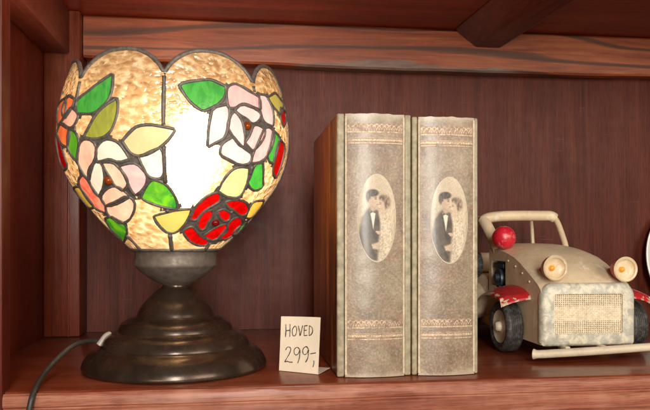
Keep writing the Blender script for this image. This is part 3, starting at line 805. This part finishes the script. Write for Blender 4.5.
# ------------------------------------------------------------------ price card
A = Vector((.0466, .7250, 0)); B2 = Vector((.0848, .6990, 0)); ex = (B2-A).normalized(); ey = Vector((-ex.y, ex.x, 0)); WD = (B2-A).length; HC = .0565
card = thing('price_card', (A+B2)/2, 'small folded cream card with a handwritten price of 299 standing before the albums', 'price card')
def cardpt(u, z, d=0): return A + ex*u + ey*d + Vector((0, 0, z))
def slab(b, f, nu_, nv, th, nvec):
    vs = []; fs = []
    for s_ in (0, 1):
        for j in range(nv+1):
            for i in range(nu_+1): vs.append(f(i/nu_, j/nv) + nvec*(th*s_))
    w = nu_+1; o = (nv+1)*w
    for j in range(nv):
        for i in range(nu_):
            q = (j*w+i, j*w+i+1, (j+1)*w+i+1, (j+1)*w+i); fs.append(q); fs.append(tuple(o+k for k in q[::-1]))
    bd = [j*w for j in range(nv+1)] + [nv*w+i for i in range(1, w)] + [j*w+nu_ for j in range(nv-1, -1, -1)] + [i for i in range(nu_-1, 0, -1)]
    for i in range(len(bd)): fs.append((bd[i-1], bd[i], o+bd[i], o+bd[i-1]))
    b.add(vs, fs)
LEAN = .10
def front(u, v): return cardpt(u*WD, .0006+v*HC*(1.0+.02*u), v*HC*LEAN + .0013*math.sin(u*math.pi)*(.4+v) - .0012*v*v*(1-u))
b = MB(); slab(b, front, 8, 8, .0004, ey); b.build('card_face', M['card'], card)
b = MB(); slab(b, lambda u, v: cardpt(u*WD, .0004 + .002*v*u, .0009+v*.027), 4, 4, .0004, Vector((0, 0, 1))); b.build('card_foot', M['card'], card)
def inkpt(px, py):
    u = (px-279.5)/38.0; v = (372.5-py)/55.0
    return front(u, v) - ey*.0002
STROKES = [  # HOVED
 [(284.2,325.5),(284.6,332),(284.4,338.3)], [(288.2,325.2),(288.4,331),(288.5,338.0)], [(284.4,332.2),(288.4,331.2)],
 [(292.6,327.2),(291.0,329.5),(290.6,333),(291.6,336.6),(293.6,336.4),(294.7,333),(294.6,329.2),(293.4,327.2),(292.4,327.4)],
 [(296.2,326.6),(297.2,331),(298.3,336.4),(299.4,331),(300.4,326.2)],
 [(302.0,326.6),(302.0,331),(302.2,336.2)], [(301.9,326.6),(305.0,326.0)], [(302.0,331),(304.4,330.6)], [(302.2,336.2),(305.2,335.6)],
 [(307.0,326.0),(307.0,331),(307.2,335.8)], [(306.6,326.0),(309.4,327.6),(310.4,331),(309.4,334.2),(307.0,335.9)],
 # 299
 [(285.2,351.5),(286.2,349.0),(288.4,348.2),(290.0,350.2),(289.0,354.6),(286.6,359.4),(285.0,363.4),(287.2,362.6),(289.6,363.2),(292.4,363.0)],
 [(298.6,350.0),(296.4,348.0),(293.8,349.6),(293.2,353.2),(294.8,355.6),(297.4,354.4),(298.8,350.4),(298.9,354.6),(298.6,359.0),(297.4,363.6)],
 [(307.0,348.8),(305.0,346.8),(302.4,348.4),(301.6,352.0),(303.2,354.6),(306.0,353.2),(307.2,349.4),(307.3,353.4),(306.8,358.0),(305.0,362.0)],
 [(309.2,353.4),(314.6,352.0)], [(313.0,359.6),(313.2,362.6),(312.4,365.8)]]
b = MB()
for st in STROKES:
    P = [inkpt(*p) for p in st]; P = smooth_curve(P, 5) if len(P) > 2 else P
    b.tube(P, [.00046*(1+.5*fbm((i*.35, len(st), P[0].x*900), 1, 2)) for i in range(len(P))], seg=6)
b.build('handwriting', M['ink'], card)

# ------------------------------------------------------------------ toy car
CX = .4010; CW = .4095     # body axis, and the middle of the track
car = thing('toy_car', (CX, .86, 0), 'worn cream toy car with red fenders and wire mesh grille, paint chipped', 'toy car')
W = .0555
ST = [(.7445, .0800, .0870), (.752, .0862, .0945), (.765, .0925, .1045), (.780, .0995, .1130), (.800, .1085, .1205), (.820, .1158, .1262), (.8475, .1215, .1305), (.870, .1245, .1325), (.8955, .1255, .1328), (.905, .1255, .1328)]
NA = 14; vs = []; fs = []
rows_z = [.018, .048, .077, .110]
def sec_pts(y, zs, zc):
    L_ = []
    for z in rows_z: L_.append((-W, min(z, zs-.002 if z > .07 else z)))
    top = []
    for i in range(NA+1):
        q = -1+2*i/NA; top.append((q*W*(1 - .0), zc-(zc-zs)*abs(q)**2.6))
    R_ = [(W, z) for _, z in L_[::-1]]
    return L_ + top + R_
# front rows of the side wall sit below the hood line
secs = []
for y, zs, zc in ST:
    rows_z = [.018, min(.048, zs*.5), min(.077, zs*.86), min(.110, zs-.004)]
    secs.append([(CX+x, y, z) for x, z in sec_pts(y, zs, zc)])
n = len(secs[0])
for s_ in secs: vs += s_
for i in range(len(secs)-1):
    for j in range(n-1):
        if j == 2 and ST[i][0] >= .847 and ST[i+1][0] <= .896: continue      # engine opening (left side)
        fs.append((i*n+j, i*n+j+1, (i+1)*n+j+1, (i+1)*n+j))
fs.append(tuple(range(n))); fs.append(tuple((len(secs)-1)*n+j for j in range(n))[::-1])
b = MB(); b.add(vs, fs)
# rear tub, behind the hood
b.box(CX-W+.002, CX+W-.002, .9055, 1.012, .018, .088, .006, 3)
b.box(CX-W+.004, CX+W-.004, .985, 1.010, .0885, .118, .006, 3)
# rivet lines along the hood edge
for y, z in ((.775, .0925), (.795, .1015), (.815, .109), (.838, .115)):
    bm = bmesh.new(); bmesh.ops.create_uvsphere(bm, u_segments=8, v_segments=6, radius=.0014)
    for v in bm.verts: v.co += Vector((CX-W, y, z-.004))
    b.bm(bm)
body = b.build('body', M['cream'], car, angle=38)
# engine seen through the opening
b = MB()
b.box(CX-W+.012, CX-W+.020, .846, .898, .074, .113)
b.build('engine_bay', M['black'], car)
b = MB()
b.lathe([(0, -.006), (.012, -.006), (.013, -.003), (.013, .004), (.009, .006), (0, .006)], (CX-W+.006, .874, .087), 'X', 24)
b.lathe([(0, -.004), (.005, -.004), (.005, .004), (0, .004)], (CX-W-.001, .872, .088), 'X', 16)
b.box(CX-W+.002, CX-W+.010, .860, .892, .100, .107, .001)
b.build('engine', M['steel'], car)
# grille surround
def rrect(x0, x1, z0, z1, r0, r1, n=6):
    P = []
    for cx, cz, a0, r in ((x1-r1, z1-r1, 0, r1), (x0+r1, z1-r1, 90, r1), (x0+r0, z0+r0, 180, r0), (x1-r0, z0+r0, 270, r0)):
        for k in range(n+1):
            a = math.radians(a0+90*k/n); P.append((cx+r*math.cos(a), cz+r*math.sin(a)))
    return P
b = MB(); yg = .7385
O1 = rrect(CX-W-.001, CX+W+.001, .017, .0885, .005, .016); O0 = rrect(CX-W+.0025, CX+W-.0025, .0205, .085, .004, .014)
I0 = rrect(CX-.0425, CX+.0405, .0310, .0762, .002, .003)
m_ = len(O1)
loops = [[(x, .7480, z) for x, z in O1], [(x, .7420, z) for x, z in O1], [(x, yg, z) for x, z in O0], [(x, yg, z) for x, z in I0], [(x, .7435, z) for x, z in I0]]
vs = [p for L_ in loops for p in L_]; fs = []
for i in range(len(loops)-1):
    for j in range(m_): fs.append((i*m_+j, i*m_+(j+1) % m_, (i+1)*m_+(j+1) % m_, (i+1)*m_+j))
b.add(vs, fs); grille = b.build('grille_frame', M['bluegrey'], car, angle=50)
b = MB(); b.box(CX-.0435, CX+.0415, .7432, .7440, .030, .077); b.build('grille_backing', M['meshback'], grille)
b = MB(); gx0, gx1, gz0, gz1 = CX-.0425, CX+.0405, .0311, .0761
nvw, nhw = 36, 21
for i in range(nvw+1):
    x = gx0+(gx1-gx0)*i/nvw
    b.tube([(x+.0002*fbm((i, k, 0), .9, 2), .7418+.0004*(1 if (k+i) % 2 else -1), gz0+(gz1-gz0)*k/nhw) for k in range(nhw+1)], .00072, seg=5)
for k in range(nhw+1):
    z = gz0+(gz1-gz0)*k/nhw
    mid = 7 <= k <= 14
    b.tube([(gx0+(gx1-gx0)*i/nvw, .7418-.0004*(1 if (k+i) % 2 else -1), z+.0002*fbm((k, i, 3), .9, 2)) for i in range(nvw+1)], .00105 if mid else .0006, seg=5)
b.build('wire_mesh', M['wire'], grille)
# headlights
def headlight(x, z, y):
    R = .0142
    b = MB(); b.lathe([(0, .021), (.005, .020), (.010, .0155), (.0128, .009), (R-.0005, .003), (R, .0005)], (x, y, z), 'Y', 40)
    b.lathe([(0, .034), (.004, .033), (.004, .018), (0, .018)], (x, y, z-.004), 'Y', 16)
    o = b.build('headlight', M['redpaint'], car)
    b = MB(); b.lathe([(R, .0005), (R+.0004, -.0010), (R-.0008, -.0022), (R-.0026, -.0012), (R-.0026, .0004), (.009, .0026), (.004, .0034), (0, .0036)], (x, y, z), 'Y', 40)
    b.build('reflector', M['lampcup'], o)
    bm = bmesh.new(); bmesh.ops.create_uvsphere(bm, u_segments=14, v_segments=10, radius=.0034)
    for v in bm.verts: v.co += Vector((x-.0030, y+.0022, z-.0002))
    b = MB(); b.bm(bm); b.build('bulb', M['lampbulb'], o)
headlight(CX-.0404, .1060, .7400); headlight(CX+.0446, .1040, .7400)
# wheels
def wheel(x, y, out, R=.0313, z=None, half=.0110, hub=True):
    z = z or R+.0003
    b = MB()
    pr = [(R*.66, -half*.80), (R*.76, -half*.98), (R*.87, -half), (R*.95, -half*.86), (R*.988, -half*.6)]
    for k in range(-2, 3):
        pr += [(R*.995, half*(k*.22-.085)), (R*.975, half*(k*.22-.06)) , (R*.975, half*(k*.22-.03)), (R*.995, half*(k*.22))]
    pr += [(R*.988, half*.6), (R*.95, half*.86), (R*.87, half), (R*.76, half*.98), (R*.66, half*.80), (R*.66, -half*.80)]
    b.lathe(pr, (x, y, z), 'X', 56)
    o = b.build('wheel', M['rubber'], car, angle=50)
    b = MB(); s_ = out
    b.lathe([(R*.665, -half*.7*s_), (R*.665, half*.72*s_), (R*.63, half*.86*s_), (R*.56, half*.80*s_), (R*.40, half*.70*s_), (R*.2, half*.74*s_), (R*.18, half*1.15*s_), (R*.12, half*1.3*s_), (0, half*1.32*s_)], (x, y, z), 'X', 40)
    b.build('rim', M['rim'], o, angle=35)
wheel(.3315, .811, -1); wheel(2*CW-.3315+.004, .811, 1); wheel(.3330, .962, -1); wheel(2*CW-.3330+.004, .962, 1)
for y in (.811, .962):
    b = MB(); b.tube([(.334, y, .0316), (2*CW-.334+.004, y, .0316)], .003, seg=10); b.build('axle', M['black'], car)
# spare wheel on the left flank
wheel(.3365, .934, -1, .0185, .103, .0055)
# fenders
def fender(sgn, y_list, red):
    PY = smooth_curve([Vector((y, z, 0)) for y, z in y_list], 22); nx = 60; vs = []; fs = []; cs = []
    xi, xo = .0525, .0965
    for s_ in (0, 1):
        for p in PY:
            for i in range(nx+1):
                q = i/nx; x = xi+(xo-xi)*q
                fr = (1-sstep(y_list[0][0], y_list[0][0]+.016, p.x))
                z = p.y + .0035 - .010*q**2.2 + (.0026 if s_ else 0) + .002*math.sin(q*3)*.4
                y = p.x + .010*q*q*fr
                vs.append((CW+sgn*x, y, z))
                k = fbm((x*1.1, p.x, z), 95, 4); e = min(q, 1-q)*nx
                edge = p.x < y_list[0][0]+.0035 or q > .93
                isred = red and p.x < y_list[0][0]+.066+.02*k and k < .62 and not (edge and k > -.1)
                cs.append(lerp3((.60, .014, .022), (.42, .01, .016), .5+k) if isred else lerp3((.58, .46, .29), (.70, .56, .40), .5+k))
    w = nx+1; m2 = len(PY); o = m2*w
    for j in range(m2-1):
        for i in range(nx):
            q = (j*w+i, j*w+i+1, (j+1)*w+i+1, (j+1)*w+i); fs.append(q); fs.append(tuple(o+k for k in q[::-1]))
    bd = [j*w for j in range(m2)] + [(m2-1)*w+i for i in range(1, w)] + [j*w+nx for j in range(m2-2, -1, -1)] + [i for i in range(nx-1, 0, -1)]
    for i in range(len(bd)): fs.append((bd[i-1], bd[i], o+bd[i], o+bd[i-1]))
    b = MB(); b.add(vs, fs, 0, cs); b.build('fender', M['paintedtin'], car, color=True, angle=50)
FL = [(.771, .0640), (.778, .0690), (.795, .0735), (.815, .0755), (.838, .0735), (.858, .0660), (.874, .0530), (.886, .0400), (.905, .0300)]
fender(-1, FL, True); fender(1, FL, True)
RL = [(.920, .0500), (.930, .0610), (.945, .0680), (.962, .0705), (.980, .0680), (.997, .0590), (1.010, .0450)]
fender(-1, RL, False); fender(1, RL, False)
# bumper
b = MB(); bx0, bx1 = .3315, .4860
b.tube(smooth_curve([(bx0-.001, .7325, .0105), (bx0+.004, .7300, .0105), (bx0+.02, .7292, .0110), (CX, .7290, .0128), (bx1-.02, .7292, .0158), (bx1-.003, .7300, .0165), (bx1+.001, .7325, .0167)], 6), [.0046, .0058, .0060, .0056, .0052, .0049] + [.0047]*24 + [.0049, .0052, .0056, .0060, .0060, .0056, .0046], seg=14)
for x in (CX-.030, CX+.014):
    b.box(x-.003, x+.003, .7300, .7500, .0135, .0182, .0012)
b.build('bumper', M['rim'], car)
# windscreen frame and roof
b = MB()
b.tube(smooth_curve([(.344, .926, .1635), (.352, .925, .1680), (.372, .924, .1705), (.400, .924, .1713), (.430, .924, .1713), (.4430, .924, .1711), (.4490, .924, .168)], 6), [.0074]*37, seg=12)
b.tube(smooth_curve([(.3455, .926, .165), (.3475, .912, .152), (.352, .892, .128), (.353, .888, .120)], 6), [.0080]*19, seg=12)
b.tube(smooth_curve([(.4480, .924, .1695), (.4500, .915, .160), (.4490, .895, .136), (.4480, .888, .126)], 6), [.0040]*19, seg=10)
fr = b.build('windscreen_frame', M['cream'], car)
b = MB(); b.tube(smooth_curve([(.4490, 1.002, .172), (.4500, 1.000, .150), (.4510, .997, .112)], 6), [.0028]*13, seg=8); b.build('roof_post', M['cream'], car)
b = MB(); b.tube(smooth_curve([(.3460, 1.002, .170), (.3480, .985, .140), (.3500, .960, .085)], 6), [.0034]*13, seg=8); b.build('roof_post', M['cream'], car)
b = MB(); slab(b, lambda u, v: Vector((.345+.104*u, .927+.078*v, .1672+.0048*math.sin(math.pi*u)**.6+.002*u)), 12, 6, .0022, Vector((0, 0, 1))); b.build('roof', M['cream'], car)
# red ball lamp on the cowl
bm = bmesh.new(); bmesh.ops.create_uvsphere(bm, u_segments=28, v_segments=18, radius=.0152)
for v in bm.verts: v.co = v.co*(1+.03*fbm(v.co, 90, 3)) + Vector((.3495, .862, .1405))
b = MB(); b.bm(bm); b.build('ball_lamp', M['ball'], car)

# ------------------------------------------------------------------ pale plate at the right
pl = MB(); RP = .105; TLT = math.radians(10)
pl.lathe([(0, 0), (.05, 0), (.062, -.004), (.085, -.010), (RP-.002, -.0145), (RP, -.0155), (RP, -.0175), (RP-.003, -.018), (.085, -.0135), (.06, -.008), (.05, -.0045), (0, -.004)], (0, 0, 0), 'Y', 96)
PCX, PCY = .7645, 1.012
pl.v = [(PCX+x, PCY + y*math.cos(TLT) + (z)*math.sin(TLT), .1065 + z*math.cos(TLT) - y*math.sin(TLT)) for x, y, z in pl.v]
zm = min(v[2] for v in pl.v); ym = max(v[1] for v in pl.v)
pl.v = [(x, y-(ym-BACK+.0005), z-zm+.0003) for x, y, z in pl.v]
tag(pl.build('plate', M['china']), 'white china plate standing against the back wall right of the toy car', 'plate')

# ------------------------------------------------------------------ lights
def area(name, loc, target, sx, sy, power, col):
    d = bpy.data.lights.new(name, 'AREA'); d.shape = 'RECTANGLE'; d.size = sx; d.size_y = sy; d.energy = power; d.color = col
    o = bpy.data.objects.new(name, d); COL.objects.link(o); o.location = loc
    o.rotation_euler = (Vector(target)-Vector(loc)).to_track_quat('-Z', 'Y').to_euler(); return o
area('window_light', (1.35, -1.0, .70), (.25, .9, .15), 1.0, .9, 18, (1, .86, .70))
area('tall_window_light', (.05, -1.0, .45), (.10, .9, .16), .28, .95, 26, (1, .95, .87))
area('warm_low_fill', (-.55, -.9, .05), (-.05, .8, .15), .5, .3, 4, (1, .70, .42))  # added fill, not a lamp in the room: warm glint on the foot
w = bpy.data.worlds.new('World'); scene.world = w; w.use_nodes = True
bg = w.node_tree.nodes['Background']; bg.inputs[0].default_value = (1, .86, .72, 1); bg.inputs[1].default_value = .13

# ------------------------------------------------------------------ camera
cd = bpy.data.cameras.new('Camera'); cam = bpy.data.objects.new('Camera', cd); COL.objects.link(cam)
cam.location = (0, 0, H); cam.rotation_euler = (math.radians(90), 0, -YAW)
cd.sensor_width = 36; cd.lens = 36*F/650; cd.shift_y = (HY-205)/650; cd.clip_start = .01; cd.clip_end = 50
scene.camera = cam
scene.view_settings.view_transform = 'Standard'
try: scene.view_settings.look = 'None'
except Exception: pass
scene.view_settings.exposure = 0; scene.view_settings.gamma = 1
scene.render.engine = 'CYCLES'
cy = scene.cycles
cy.use_denoising = True
try: cy.denoiser = 'OPENIMAGEDENOISE'; cy.denoising_input_passes = 'RGB_ALBEDO_NORMAL'
except Exception: pass
cy.max_bounces = 10; cy.transparent_max_bounces = 12; cy.sample_clamp_indirect = 4; cy.caustics_refractive = True; cy.caustics_reflective = False; cy.blur_glossy = .5
